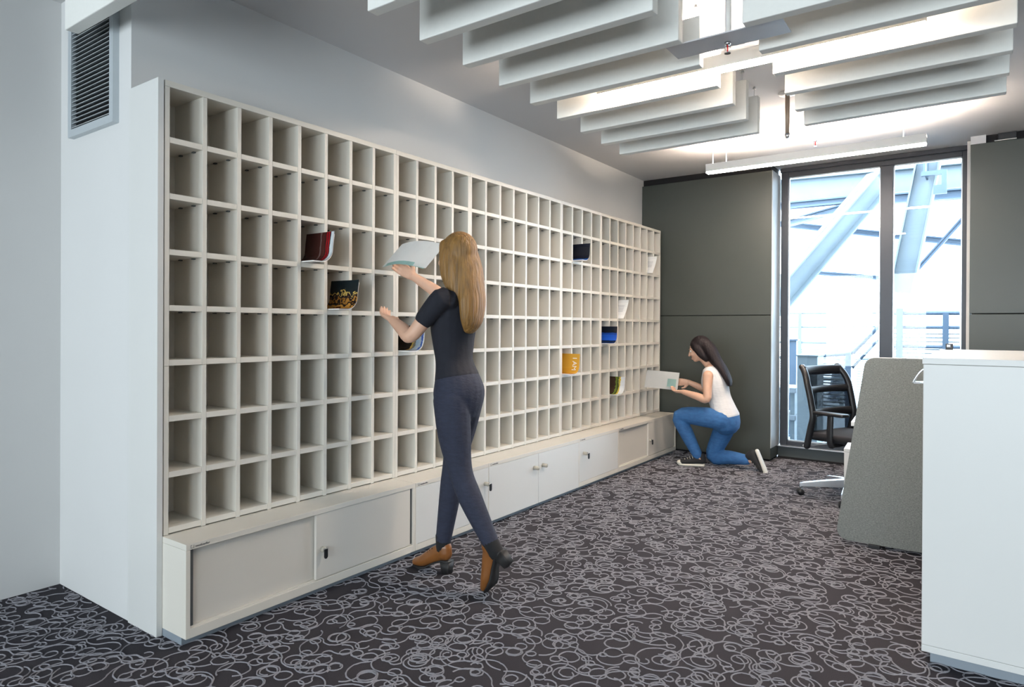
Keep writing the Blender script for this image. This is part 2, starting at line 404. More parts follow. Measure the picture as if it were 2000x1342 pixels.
# ------------------------------------------------------------------ pigeonhole shelving
FX, BXK = -2.693, -2.926
PITCH_C, OPEN, TH = 0.159, 0.139, 0.020
TOPS = [2.0158, 1.788, 1.561, 1.3335, 1.1103, .883, .655, .429]    # upper face of the board under each row
BT = 0.0235
box_end = tag(box('end_panel', (XS + .002, -2.690, YB - .008, YB + .0160, 0.0, 2.243), LAMW, None, 0.0015),
              'tall white end panel closing the left end of the shelving', 'panel')
UN = []
y = YB + .0215
for n in (8, 4, 7, 4, 8):
    UN.append((y, n)); y += n * PITCH_C + TH
def cell_y(col):
    k = col
    for y0, n in UN:
        if k < n: return y0 + TH + k * PITCH_C
        k -= n
shelf_src = div_up = div_lo = None
where = ['first from the white end panel', 'second from the white end panel', 'middle of the five', 'fourth from the white end panel', 'farthest, beside the dark wall']
for ui, (y0, n) in enumerate(UN):
    for up in (True, False):
        z0, z1 = (1.0865, 2.2425) if up else (0.401, 1.0855)
        y1 = y0 + n * PITCH_C + TH - .0008
        u = empty('pigeonhole_unit', (FX, (y0 + y1) / 2, z0),
                  '%s pigeonhole shelf unit, %s columns wide, %s' % ('upper' if up else 'lower', {8: 'eight', 4: 'four', 7: 'seven'}[n], where[ui]), 'shelf unit', 'cream pigeonhole units along the wall')
        box('back_panel', (BXK, BXK + .006, y0, y1, z0, z1), LAM, u)
        zt = z1 - (.0255 if up else 0)
        src = div_up if up else div_lo
        if src is None:
            src = MB().box(BXK + .006 - FX, 0, 0, TH - .0004, 0, zt - z0, 0.0012).build('divider', LAM, u)
            src.matrix_parent_inverse = wmat(u).inverted(); src.location = (FX, y0, z0)
            if up: div_up = src
            else: div_lo = src
        else: inst('divider', src, (FX, y0, z0), u)
        for k in range(1, n + 1): inst('divider', src, (FX, y0 + k * PITCH_C, z0), u)
        if up: box('top_board', (BXK, FX + .0008, y0, y1, zt + .0003, z1), LAM, u, 0.0012)
        pins = MB()
        for k in range(n):
            for t in (TOPS[:5] if up else TOPS[5:]):
                yy = y0 + TH + k * PITCH_C
                if shelf_src is None:
                    shelf_src = MB().box(BXK + .006 - FX, -.0006, 0.0002, OPEN - .0006, -BT, 0, 0.001).build('shelf', LAM, u)
                    shelf_src.matrix_parent_inverse = wmat(u).inverted(); shelf_src.location = (FX, yy, t)
                else: inst('shelf', shelf_src, (FX, yy, t), u)
                if up and t > 1.12 or not up and t > .5:
                    for dx in (-.06, -.165):
                        pins.box(FX + dx - .008, FX + dx + .008, yy + OPEN - .012, yy + OPEN - .001, t - BT - .005, t - BT)
        tag(pins.build('shelf_pins', DGREY, u), kind='stuff')

# ------------------------------------------------------------------ low cabinets
BX, CB = -2.512, -2.926
def knob(parent, y_, z_, L=.03, r=.0125, m=KNOB):
    k = MB().cyl((BX - .004, y_, z_), (BX + L, y_, z_), r, r * .96, 20).build('knob', m, parent, True); return k
def lock(parent, y_, z_, L):
    k = MB().cyl((BX - .004, y_, z_), (BX + L, y_, z_), .0125, .012, 20).build('lock', KNOB, parent, True)
    MB().cyl((BX + L, y_, z_), (BX + L + .009, y_, z_), .008, .007, 14).build('lock_cylinder', CHROME, k, True)
    t = MB()
    x = BX + L + .009
    t.prism(((y_ - .011, z_ + .006), (y_ - .011, z_ - .03), (y_ - .007, z_ - .038), (y_ + .003, z_ - .038), (y_ + .008, z_ - .03), (y_ + .008, z_ + .006)), 'x', x, x + .007, .0015)
    t.build('key', BLKPL, k)
    return k
def logo(parent, y_):
    me = text_mesh('neudoerfler', .0125)
    bm = bmesh.new(); bm.from_mesh(me); bpy.data.meshes.remove(me)
    bmesh.ops.transform(bm, matrix=Matrix(((0, 0, 1, BX + .0006), (1, 0, 0, y_ + .019), (0, 1, 0, .3835), (0, 0, 0, 1))), verts=list(bm.verts))
    m2 = MB(); m2.merge(bm)
    for a in ((0, .0135, 0, .0012), (0, .0012, 0, .012), (.0123, .0135, 0, .012), (0, .006, .0108, .012)):
        m2.box(BX + .0002, BX + .001, y_ + a[0], y_ + a[1], .382 + a[2], .382 + a[3])
    m2.build('logo', INK, parent)
def cabinet(y0, y1, label):
    o = empty('low_cabinet', (BX, (y0 + y1) / 2, 0), label, 'cabinet', 'low cream cabinets under the pigeonholes')
    box('top', (CB, BX, y0, y1, .3765, .400), LAM, o, 0.0015)
    box('side', (CB, BX - .0008, y0, y0 + .018, .031, .376), LAM, o, 0.001)
    box('side', (CB, BX - .0008, y1 - .018, y1, .031, .376), LAM, o, 0.001)
    box('back', (CB, CB + .008, y0 + .018, y1 - .018, .031, .376), LAM, o)
    box('plinth', (CB + .05, BX - .034, y0 + .001, y1 - .001, 0, .0305), PLINTH, o)
    logo(o, y0 + .018)
    return o
def sliding(y0, y1, label, lock_z):
    o = cabinet(y0, y1, label)
    box('bottom_rail', (CB + .008, BX - .0006, y0 + .018, y1 - .018, .031, .068), LAM, o, 0.001)
    box('track', (CB + .008, BX - .012, y0 + .018, y1 - .018, .068, .074), LAM, o, 0.0008)
    ym = (y0 + y1) / 2 - .018
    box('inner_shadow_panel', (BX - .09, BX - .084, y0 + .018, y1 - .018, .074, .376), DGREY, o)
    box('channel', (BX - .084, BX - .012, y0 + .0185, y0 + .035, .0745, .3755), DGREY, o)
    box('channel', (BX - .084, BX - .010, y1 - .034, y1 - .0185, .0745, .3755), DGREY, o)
    box('door', (BX - .040, BX - .024, y0 + .036, ym + .03, .0745, .3755), DOORM, o, 0.001)
    d = box('door', (BX - .020, BX - .004, ym, y1 - .037, .0725, .3758), DOORM, o, 0.0012)
    lock(d, ym + .035, lock_z, .012)
    return o
def single(y0, y1, label, ylock):
    o = cabinet(y0, y1, label)
    box('bottom_rail', (CB + .008, BX - .0006, y0 + .018, y1 - .018, .031, .0645), LAM, o, 0.001)
    d = box('door', (BX - .018, BX, y0 + .004, y1 - .004, .0665, .3752), LAMW, o, 0.001)
    lock(d, ylock, .281, .034)
    return o
c1 = sliding(1.3615, 2.634, 'low sliding-door cabinet nearest the camera with a black key tag', .208)
c2 = single(2.636, 3.288, 'single-door low cabinet with key, second from the camera, behind the walking woman', 3.25)
c3 = cabinet(3.290, 4.421, 'low cabinet with two hinged doors and a pair of round knobs')
box('bottom_board', (CB + .008, BX - .02, 3.308, 4.403, .031, .05), LAM, c3)
for a, b_, k in ((3.292, 3.855, 3.803), (3.860, 4.419, 3.911)):
    d = box('door', (BX - .018, BX + .0005, a, b_, .0325, .3752), LAMW, c3, 0.001); knob(d, k, .287, .036, .0135)
c4 = single(4.423, 5.088, 'single-door low cabinet with key, right of the pair of round knobs', 4.495)
c5 = sliding(5.090, 6.378, 'low sliding-door cabinet at the far end beside the kneeling woman', .211)

# ------------------------------------------------------------------ ceiling baffles
ORD = ['first', 'second', 'third', 'fourth', 'fifth', 'sixth', 'seventh', 'eighth', 'ninth']
def baffle(x0, x1, y0, label):
    o = empty('ceiling_baffle', ((x0 + x1) / 2, y0, 2.5), label, 'baffle', 'white acoustic baffles hanging from the ceiling')
    box('felt_body', (x0, x1, y0, y0 + .054, 2.5, 2.735), BAFF, o, 0.004)
    for x in (x0 + .03, x1 - .03):
        h = MB().cyl((x, y0 + .027, 2.73), (x, y0 + .027, ZC), .0018, seg=6); h.cyl((x, y0 + .027, 2.785), (x, y0 + .027, ZC), .011, .007, 10)
        h.box(x - .02, x + .02, y0 + .022, y0 + .032, 2.733, 2.738)
        h.build('hanger', WIRE, o)
for i in range(9):
    yy = 1.808 + .3165 * i
    baffle(-1.998 - .0186 * i, -1.030 - .0186 * i, yy, 'white felt ceiling baffle, %s from the camera in the row nearest the shelving' % ORD[i])
    if i >= 3:
        baffle(-.815 - .0182 * (i - 3), .115 - .005 * (i - 3), yy, 'white felt ceiling baffle, %s from the camera in the right-hand row' % ORD[i - 3])
baffle(-3.18, -2.215, 1.19, 'white felt ceiling baffle hanging in front of the air vent')

# ------------------------------------------------------------------ pendant lamps
def pendant(x0, x1, y0, label):
    z0 = 2.532
    o = empty('linear_pendant', ((x0 + x1) / 2, y0 + .03, z0), label, 'lamp', 'white linear pendant lamps')
    MB().box(x0, x1, y0, y0 + .06, z0 + .012, z0 + .058, .002).box(x0, x1, y0, y0 + .004, z0 + .056, z0 + .074).box(x0, x1, y0 + .056, y0 + .06, z0 + .056, z0 + .074).build('body', METW, o)
    box('diffuser', (x0 + .004, x1 - .004, y0 + .003, y0 + .057, z0, z0 + .012), GLOW, o, 0.001)
    box('uplight', (x0 + .03, x1 - .03, y0 + .008, y0 + .052, z0 + .058, z0 + .064), GLOWUP, o)
    for x in (x0 + .05, x0 + .16, x1 - .14, x1 - .05):
        if abs(x - (x1 - .05)) < 1e-6: continue
        MB().cyl((x, y0 + .03, z0 + .07), (x, y0 + .03, ZC), .0022, seg=6).cyl((x, y0 + .03, z0 + .072), (x, y0 + .03, z0 + .085), .006, .003, 8).build('suspension_wire', METW, o)
pendant(-1.755, -.205, 3.265, 'lit linear pendant lamp between the ceiling baffles')
pendant(-1.880, -.330, 5.39, 'lit linear pendant lamp in front of the window')

# ------------------------------------------------------------------ sprinklers, shield plate, drop pipe
def sprinkler(o, x, y_, z_):
    MB().cyl((x, y_, z_ - .012), (x, y_, z_), .012, .014, 14).build('collar', CHROME, o, True)
    MB().cyl((x, y_, z_ - .04), (x, y_, z_ - .012), .0032, seg=10).build('bulb', RED, o, True)
    a = MB()
    for sx in (-1, 1): a.tube([(x + sx * .009, y_, z_ - .012), (x + sx * .012, y_, z_ - .028), (x, y_, z_ - .045)], [.0018] * 3, seg=6)
    a.build('yoke', CHROME, o, True)
    MB().cyl((x, y_, z_ - .049), (x, y_, z_ - .046), .014, seg=14).build('deflector', CHROME, o)
hp = empty('sprinkler_shield', (-.92, 2.90, 2.51), 'grey rectangular shield plate with red-bulbed sprinkler between the baffle rows', 'sprinkler')
box('plate', (-1.172, -.672, 2.825, 2.978, 2.508, 2.514), GREYPL, hp, .001)
MB().cyl((-.925, 2.93, 2.514), (-.925, 2.93, ZC), .0145, seg=16).build('pipe', METW, hp, True)
sprinkler(hp, -.925, 2.925, 2.508)
s2 = empty('ceiling_sprinkler', (-1.13, 5.85, ZC), 'small white ceiling sprinkler above the window pendant lamp', 'sprinkler')
MB().cyl((-1.13, 5.85, ZC - .008), (-1.13, 5.85, ZC), .035, .04, 20).build('rosette', METW, s2, True)
sprinkler(s2, -1.13, 5.85, ZC - .008)
pp = empty('drop_pipe', (-1.06, 4.60, ZC), 'bronze drop pipe with white ceiling rosette beside the baffles', 'pipe')
MB().cyl((-1.06, 4.60, ZC - .012), (-1.06, 4.60, ZC), .052, .06, 28).build('rosette', METW, pp, True)
MB().cyl((-1.06, 4.60, 2.53), (-1.06, 4.60, ZC - .01), .0145, seg=18).build('tube', BRASS, pp, True)
MB().cyl((-1.06, 4.60, 2.502), (-1.06, 4.60, 2.532), .011, .018, 18).build('nozzle', CHROME, pp, True)

# ------------------------------------------------------------------ counter, screen, desk
ct = empty('counter_cabinet', (.2, 3.57, 0), 'tall white cabinet counter at the right edge in front of the grey screen', 'cabinet')
box('body', (-.183, .62, 2.907, 4.245, .075, 1.1205), LAMW, ct, .002)
box('base_board', (-.183, .62, 2.906, 4.245, .0495, .0745), LAMW, ct, .0015)
box('top', (-.186, .623, 2.903, 4.25, 1.1215, 1.1445), LAMW, ct, .0015)
box('plinth', (-.157, .59, 2.946, 4.2, 0, .049), PLINTH, ct)
h = MB().tube([(-.184, 3.1, 1.096), (-.200, 3.1, 1.085), (-.216, 3.1, 1.062), (-.226, 3.1, 1.042), (-.222, 3.1, 1.038), (-.184, 3.1, 1.040)], [(.05, .0035)] * 6, seg=10)
h.build('handle', CHROME, ct, True)
g = empty('desk_socket', (-.148, 4.19, 1.1445), 'small black socket block standing at the far end of the white counter', 'socket')
box('block', (-.163, -.131, 4.175, 4.205, 1.147, 1.176), BLKPL, g, .002); box('face', (-.158, -.142, 4.173, 4.175, 1.158, 1.171), GREYPL, g)
box('foot', (-.168, -.126, 4.17, 4.21, 1.1445, 1.147), BLKPL, g)

def rounded(poly, rads, n=6):
    out = []
    for i, (p, r) in enumerate(zip(poly, rads)):
        p = Vector(p); a = (Vector(poly[i - 1]) - p).normalized(); b_ = (Vector(poly[(i + 1) % len(poly)]) - p).normalized()
        half = a.angle(b_) / 2; d = r / math.tan(half)
        cen = p + (a + b_).normalized() * (r / math.sin(half)); s0, s1 = p + a * d, p + b_ * d
        v0, v1 = s0 - cen, s1 - cen; ang = v0.angle_signed(v1)
        for k in range(n + 1):
            t = ang * k / n; cs, sn = math.cos(-t), math.sin(-t)
            out.append((cen.x + v0.x * cs - v0.y * sn, cen.y + v0.x * sn + v0.y * cs))
    return out
sc_ = empty('privacy_screen', (-.1, 4.29, 0), 'grey felt privacy screen with rounded corners behind the white counter', 'screen')
poly = rounded([(-.704, .022), (.60, .022), (.60, 1.086), (-.552, 1.086)], [.055, .03, .03, .055])
MB().prism(poly, 'y', 4.276, 4.304, 0.004).build('felt_panel', FELT, sc_)
cx, cz = -.05, .55
edge = MB().tube([(x, 4.306, z) for x, z in poly] + [(poly[0][0], 4.306, poly[0][1])], [.0035] * (len(poly) + 1), seg=8, smooth=False)
edge.build('edge_piping', METW, sc_, True)
for x in (-.5, .4): box('foot', (x - .03, x + .03, 4.255, 4.325, 0, .024), BLKPL, sc_, .003)

dk = empty('desk', (-.633, 4.335, 0), 'white desk behind the grey privacy screen', 'desk', rz=R(4))
def lbox(name, b, m, parent, bev=0.002):
    o = MB().box(*b, bev=bev).build(name, m, None); o.parent = parent; return o
lbox('desktop', (0, 1.6, 0, .8, .680, .705), LAMW, dk)
for x in (.12, 1.5):
    for y_ in (.06, .74): lbox('leg', (x, x + .05, y_ - .025, y_ + .025, 0, .68), METW, dk)
pd = empty('side_cabinet', (-.727, 4.70, 0), 'low white side cabinet under the desk beside the office chair', 'cabinet', rz=R(4))
lbox('body', (0.002, .55, .002, .27, .04, .462), LAMW, pd); lbox('top', (0, .552, 0, .272, .463, .484), LAMW, pd); lbox('plinth', (.02, .53, .02, .25, 0, .04), PLINTH, pd)

# ------------------------------------------------------------------ office chair
ch = empty('office_chair', (-.79, 5.44, 0), 'black mesh-back office chair with silver base beside the window', 'chair', rz=R(-25))
def loc(mb, name, m, parent=ch, smooth=True):
    o = mb.build(name, m, None, smooth); o.parent = parent; return o
base = loc(MB().cyl((0, 0, .085), (0, 0, .135), .04, .034, 24), 'hub', ALU)
for k in range(5):
    a = R(198 + 25 + 72 * k); d = Vector((math.cos(a), math.sin(a), 0)); n = Vector((-d.y, d.x, 0))
    arm = MB(); t = bmesh.new(); ring = []
    for q, wd, zt, zb in ((.03, .026, .142, .082), (.2, .021, .118, .072), (.33, .016, .096, .066), (.352, .013, .090, .066)):
        ring.append([t.verts.new(d * q + n * sgn * wd + Vector((0, 0, z))) for sgn, z in ((1, zt), (1, zb), (-1, zb), (-1, zt))])
    for r0, r1 in zip(ring, ring[1:]):
        for j in range(4): t.faces.new((r0[j], r0[(j + 1) % 4], r1[(j + 1) % 4], r1[j]))
    t.faces.new(ring[0][::-1]); t.faces.new(ring[-1]); bmesh.ops.bevel(t, geom=list(t.edges), offset=.003, segments=2, affect='EDGES', profile=.5)
    arm.merge(t); ao = loc(arm, 'base_arm', ALU, smooth=False)
    p = d * .345
    loc(MB().cyl(p + Vector((0, 0, .05)), p + Vector((0, 0, .075)), .008, seg=10), 'stem', ALU, ao)
    cs = MB()
    for sgn in (-1, 1): cs.cyl(p + n * sgn * .012 + Vector((0, 0, .026)), p + n * sgn * .026 + Vector((0, 0, .026)), .026, .025, 20)
    cs.cyl(p - n * .012 + Vector((0, 0, .03)), p + n * .012 + Vector((0, 0, .03)), .02, seg=14).tube([p + d * .0 + Vector((0, 0, .05)), p + d * .015 + Vector((0, 0, .045)), p + d * .024 + Vector((0, 0, .03))], [(.01, .006)] * 3, seg=8)
    loc(cs, 'caster', BLKPL, ao)
loc(MB().cyl((0, 0, .13), (0, 0, .25), .026, seg=20).cyl((0, 0, .25), (0, 0, .40), .015, seg=16), 'gas_lift', BLKPL)
loc(MB().box(-.13, .13, -.08, .08, .385, .425, .012).tube([(.05, -.1, .395), (.07, -.2, .385)], [.006, .006], seg=8), 'mechanism', BLKPL, smooth=False)
sm = MB().box(-.22, .25, -.235, .235, .425, .485, .026)
loc(sm, 'seat', BLKFB)
# back: curved frame with mesh fields (profile in x-z, gentle wrap over the width)
PROF = [(-.225, .375), (-.205, .47), (-.175, .60), (-.190, .70), (-.218, .82), (-.252, .92), (-.29, .965)]
def prof(z):
    for (x0, z0), (x1, z1) in zip(PROF, PROF[1:]):
        if z <= z1: return x0 + (x1 - x0) * (z - z0) / (z1 - z0)
    return PROF[-1][0]
def bk(yy, z): return Vector((prof(z) + .55 * yy * yy, yy, z))
def hw(z): return .245 if z < .86 else .245 - (z - .86) * .35
fr = MB()
zs = [.375, .44, .52, .60, .68, .76, .84, .90, .94, .962]
for sgn in (-1, 1): fr.tube([bk(sgn * hw(z), z) for z in zs], [(.027, .022)] * len(zs), side=(0, 1, 0), seg=12)
for z, r in ((.935, .036), (.795, .026), (.625, .030)):
    fr.tube([bk(hw(z) * q, z) for q in (-1, -.5, 0, .5, 1)], [(r, .013)] * 5, side=(0, 0, 1), seg=10)
loc(fr, 'back_frame', BLKPL)
for za, zb in ((.82, .925), (.645, .775), (.44, .605)):
    t = bmesh.new(); n1, n2 = 10, 5; grid = [[t.verts.new(bk(hw(za + (zb - za) * j / n2) * (2 * i / n1 - 1), za + (zb - za) * j / n2)) for i in range(n1 + 1)] for j in range(n2 + 1)]
    for j in range(n2):
        for i in range(n1): t.faces.new((grid[j][i], grid[j][i + 1], grid[j + 1][i + 1], grid[j + 1][i]))
    bmesh.ops.solidify(t, geom=list(t.faces), thickness=.003)
    mb = MB(); mb.merge(t); loc(mb, 'mesh_field', NET)
for sgn in (-1, 1):
    br = MB().tube([(-.24, sgn * .22, .372), (-.19, sgn * .21, .380), (-.09, sgn * .19, .405), (-.05, sgn * .15, .41)], [(.012, .008)] * 4, side=(0, 1, 0), seg=10)
    loc(br, 'back_bracket', ALU)
    ar = loc(MB().tube([(.02, sgn * .255, .405), (.015, sgn * .275, .45), (.02, sgn * .275, .63)], [(.014, .024)] * 3, side=(0, 1, 0), seg=12).tube([(.02, sgn * .15, .41), (.02, sgn * .26, .408)], [(.012, .02)] * 2, side=(0, 0, 1), seg=8), 'armrest_post', BLKPL)
    loc(MB().box(-.10, .14, sgn * .275 - .042, sgn * .275 + .042, .628, .652, .01), 'armrest_pad', BLKPL, ar)

# ------------------------------------------------------------------ magazines and papers in the slots
def cover_mat(name, stops, noise=.25, scale=9.0, axis='u'):
    m = bpy.data.materials.new(name); m.use_nodes = True; nt = m.node_tree; b = nt.nodes['Principled BSDF']
    b.inputs['Roughness'].default_value = .25
    uv = nt.nodes.new('ShaderNodeUVMap'); sp = nt.nodes.new('ShaderNodeSeparateXYZ'); nt.links.new(uv.outputs[0], sp.inputs[0])
    n = nt.nodes.new('ShaderNodeTexNoise'); n.inputs['Scale'].default_value = scale; n.inputs['Detail'].default_value = 6
    nt.links.new(uv.outputs[0], n.inputs['Vector'])
    ma = nt.nodes.new('ShaderNodeMath'); ma.operation = 'MULTIPLY_ADD'; ma.inputs[1].default_value = noise
    nt.links.new(n.outputs['Fac'], ma.inputs[0])
    sb = nt.nodes.new('ShaderNodeMath'); sb.operation = 'SUBTRACT'; sb.inputs[1].default_value = noise / 2
    if axis == 'v':
        mr = nt.nodes.new('ShaderNodeMapRange'); mr.inputs['From Min'].default_value = .48; mr.inputs['From Max'].default_value = 1.0
        nt.links.new(sp.outputs['Y'], mr.inputs[0]); nt.links.new(mr.outputs[0], sb.inputs[0])
    else: nt.links.new(sp.outputs['X'], sb.inputs[0])
    nt.links.new(sb.outputs[0], ma.inputs[2])
    cr = nt.nodes.new('ShaderNodeValToRGB'); e = cr.color_ramp.elements
    cr.color_ramp.interpolation = 'CONSTANT'
    e[0].position = 0; e[0].color = (*stops[0][1], 1); e[1].position = stops[1][0]; e[1].color = (*stops[1][1], 1)
    for p, cc in stops[2:]: k = e.new(p); k.color = (*cc, 1)
    nt.links.new(ma.outputs[0], cr.inputs[0]); nt.links.new(cr.outputs[0], b.inputs['Base Color'])
    return m
def jcurve(wd, hgt, rad, n=9):
    pts = [(0.004, 0.0), ((wd - rad) * .5, 0.0), (wd - rad, 0.0)]
    for k in range(1, n + 1):
        a = (math.pi / 2) * k / n; pts.append((wd - rad + rad * math.sin(a), rad - rad * math.cos(a)))
    pts.append((wd + .004, (hgt + rad) / 2)); pts.append((wd + .010, hgt)); return pts
def jsheet(name, pts, x0, x1, y0, z0, th, m, parent):
    L = [0]
    for a, b_ in zip(pts, pts[1:]): L.append(L[-1] + math.hypot(b_[0] - a[0], b_[1] - a[1]))
    t = bmesh.new(); uvl = t.loops.layers.uv.new('UVMap'); n = len(pts); rows = []
    for lay in (0, 1):
        for x in (x0, x1):
            r = []
            for i, p in enumerate(pts):
                a, b_ = pts[max(i - 1, 0)], pts[min(i + 1, n - 1)]; tx, tz = b_[0] - a[0], b_[1] - a[1]; l = math.hypot(tx, tz)
                off = th * lay; r.append(t.verts.new((x, y0 + p[0] - tz / l * off * -1 * -1, z0 + p[1] + tx / l * off)))
            rows.append(r)
    U = [l / L[-1] for l in L]
    def face(vsx, uvs):
        f = t.faces.new(vsx)
        for lp, q in zip(f.loops, uvs): lp[uvl].uv = q
    for i in range(n - 1):
        face((rows[2][i], rows[2][i + 1], rows[3][i + 1], rows[3][i]), ((U[i], 0), (U[i + 1], 0), (U[i + 1], 1), (U[i], 1)))
        face((rows[0][i], rows[1][i], rows[1][i + 1], rows[0][i + 1]), ((U[i], 0), (U[i], 1), (U[i + 1], 1), (U[i + 1], 0)))
        for a, b_ in ((0, 2), (3, 1)): face((rows[a][i], rows[a][i + 1], rows[b_][i + 1], rows[b_][i]), ((U[i], 0), (U[i + 1], 0), (U[i + 1], 1), (U[i], 1)))
    for i in (0, n - 1): face((rows[0][i], rows[2][i], rows[3][i], rows[1][i]), ((U[i], 0),) * 4)
    bmesh.ops.recalc_face_normals(t, faces=list(t.faces))
    me = bpy.data.meshes.new(name); t.to_mesh(me); t.free(); return link(name, me, m, parent)
def magazine(col, row, label, stops, hgt=.15, noise=.25, scale=9.0, pro=.085, words=None, rad=.07, axis='u'):
    y0, z0 = cell_y(col), TOPS[row] + .0008
    o = empty('magazine', (FX, y0 + OPEN / 2, z0), label, 'magazine', 'magazines curled in the pigeonholes')
    pts = jcurve(OPEN - .016, hgt - .008, rad)
    jsheet('pages', pts, FX - .13, FX + pro - .004, y0 + .004, z0, .005, PAPER, o)
    cv = cover_mat('cover_' + label.split()[0], stops, noise, scale, axis)
    pts2 = [(a, b_ ) for a, b_ in jcurve(OPEN - .0215, hgt, rad - .006)]
    jsheet('cover', pts2, FX - .13, FX + pro, y0 + .004, z0 + .006, .0008, cv, o)
    if words:
        me = text_mesh(words, .055, .0003); bm = bmesh.new(); bm.from_mesh(me); bpy.data.meshes.remove(me)
        L = [0]
        for a, b_ in zip(pts2, pts2[1:]): L.append(L[-1] + math.hypot(b_[0] - a[0], b_[1] - a[1]))
        for vtx in bm.verts:
            sarc = L[-1] - .028 - vtx.co.x; xx = FX + pro - .062 + vtx.co.y
            k = max(i for i in range(len(L) - 1) if L[i] <= max(sarc, 0)); u = (sarc - L[k]) / (L[k + 1] - L[k])
            a, b_ = pts2[k], pts2[k + 1]; tx, tz = b_[0] - a[0], b_[1] - a[1]; l = math.hypot(tx, tz); off = .0016 + vtx.co.z
            vtx.co = (xx, y0 + .004 + a[0] + tx * u - tz / l * off, z0 + .006 + a[1] + tz * u + tx / l * off)
        mb = MB(); mb.merge(bm); mb.build('lettering', PAPER, o)
    return o
magazine(4, 2, 'dark red magazine curled in a pigeonhole, nearest of the magazines to the camera', [(0, (.06, .02, .016)), (.12, (.16, .10, .09)), (.2, (.07, .02, .016)), (.42, (.045, .012, .01)), (.52, (.30, .008, .012)), (.60, (.05, .012, .014)), (.66, (.34, .01, .014)), (.74, (.012, .012, .016)), (.80, (.62, .66, .68)), (.95, (.5, .55, .58))], .152, .16, 5, axis='v')
magazine(5, 3, 'black magazine with amber picture curled in a pigeonhole below the red one', [(0, (.40, .14, .03)), (.2, (.10, .03, .012)), (.3, (.55, .26, .05)), (.42, (.012, .008, .008)), (.52, (.35, .16, .03)), (.58, (.02, .012, .012)), (.68, (.55, .38, .10)), (.72, (.012, .018, .02)), (.9, (.012, .02, .024))], .150, .6, 7)
magazine(8, 4, 'blue and gold magazine in the pigeonhole beside the walking woman', [(0, (.02, .015, .012)), (.22, (.40, .26, .06)), (.34, (.16, .14, .10)), (.46, (.25, .33, .40)), (.66, (.30, .36, .42)), (.82, (.04, .09, .32)), (.93, (.65, .68, .70))], .140, .3, 9, axis='v')
magazine(20, 1, 'navy magazine with bright blue foot in an upper pigeonhole', [(0, (.02, .12, .42)), (.25, (.02, .10, .40)), (.42, (.008, .010, .022)), (.6, (.008, .010, .02)), (.88, (.012, .014, .026))], .142, .08, 6)
magazine(23, 4, 'royal blue and black magazine in a mid-height pigeonhole', [(0, (.006, .01, .02)), (.32, (.008, .016, .05)), (.45, (.015, .10, .55)), (.68, (.012, .06, .32)), (.76, (.006, .01, .02))], .146, .06, 6)
magazine(19, 5, 'yellow magazine with white letters curled in a pigeonhole', [(0, (.55, .01, .01)), (.10, (.62, .33, .035)), (.5, (.66, .36, .04)), (.8, (.64, .35, .04))], .152, .05, 5, words='I AM')
magazine(24, 6, 'green and yellow patterned magazine in a low pigeonhole near the kneeling woman', [(0, (.05, .03, .02)), (.2, (.12, .17, .03)), (.35, (.05, .06, .02)), (.45, (.28, .28, .06)), (.52, (.60, .42, .04)), (.62, (.72, .73, .72)), (.8, (.66, .68, .70))], .150, .35, 12, rad=.09, axis='v')
def leaning(col, row, label):
    y0, z0 = cell_y(col), TOPS[row] + .001
    o = empty('paper_sheet', (FX, y0 + OPEN / 2, z0), label, 'paper', 'white papers in the pigeonholes')
    pts = [(.006, 0), (.03, .028), (.058, .064), (.085, .105), (.105, .145), (.112, .172)]
    jsheet('sheets', pts, FX - .15, FX + .05, y0, z0, .003, PAPER, o)
    k = MB()
    for q in range(5):
        k.prism(((y0 + .052 + q * .009 - .003, z0 + .064 + q * .0135), (y0 + .055 + q * .009 - .003, z0 + .0685 + q * .0135), (y0 + .0545 + q * .009 - .003, z0 + .069 + q * .0135), (y0 + .0515 + q * .009 - .003, z0 + .0645 + q * .0135)), 'x', FX - .05, FX + .02)
    k.build('printed_lines', GREYPL, o)
leaning(29, 1, 'white paper sheet leaning in the upper pigeonhole near the dark wall')
leaning(25, 3, 'white paper sheet leaning in a pigeonhole above the royal blue magazine')

# ------------------------------------------------------------------ people
def hand(mb, wrist, f, n, thumb, curl, sc=1.0):
    wr, f, n = Vector(wrist), Vector(f).normalized(), Vector(n); n = (n - f * n.dot(f)).normalized(); sd = f.cross(n)
    mb.tube([wr - f * .01 * sc, wr + f * .035 * sc, wr + f * .08 * sc], [(.024 * sc, .017 * sc), (.034 * sc, .016 * sc), (.036 * sc, .013 * sc)], side=sd, seg=12)
    for k, (o_, L) in enumerate(zip((-.029, -.0097, .0097, .029), (.066, .075, .080, .070) if thumb > 0 else (.070, .080, .075, .066))):
        p = wr + f * .08 * sc + sd * o_ * sc; pts = [p - f * .012 * sc, p]; d = f.copy()
        for j in range(3):
            d = (d * math.cos(curl) + n * math.sin(curl)).normalized() if j == 0 else (Matrix.Rotation(-curl, 3, sd) @ d if (Matrix.Rotation(-curl, 3, sd) @ d).dot(n) > d.dot(n) else Matrix.Rotation(curl, 3, sd) @ d)
            p = p + d * L * sc * (.42, .33, .25)[j]; pts.append(p.copy())
        mb.tube(pts, [.0092 * sc, .0092 * sc, .0085 * sc, .0078 * sc, .0068 * sc], seg=10, smooth=False)
    b0 = wr + f * .022 * sc + sd * thumb * .026 * sc
    d1 = (f * .6 + sd * thumb * .75 + n * .25).normalized(); d2 = (f * .85 + sd * thumb * .2 + n * .45).normalized()
    mb.tube([b0 - d1 * .01 * sc, b0 + d1 * .03 * sc, b0 + d1 * .03 * sc + d2 * .032 * sc], [.0125 * sc, .0105 * sc, .0085 * sc], seg=10)
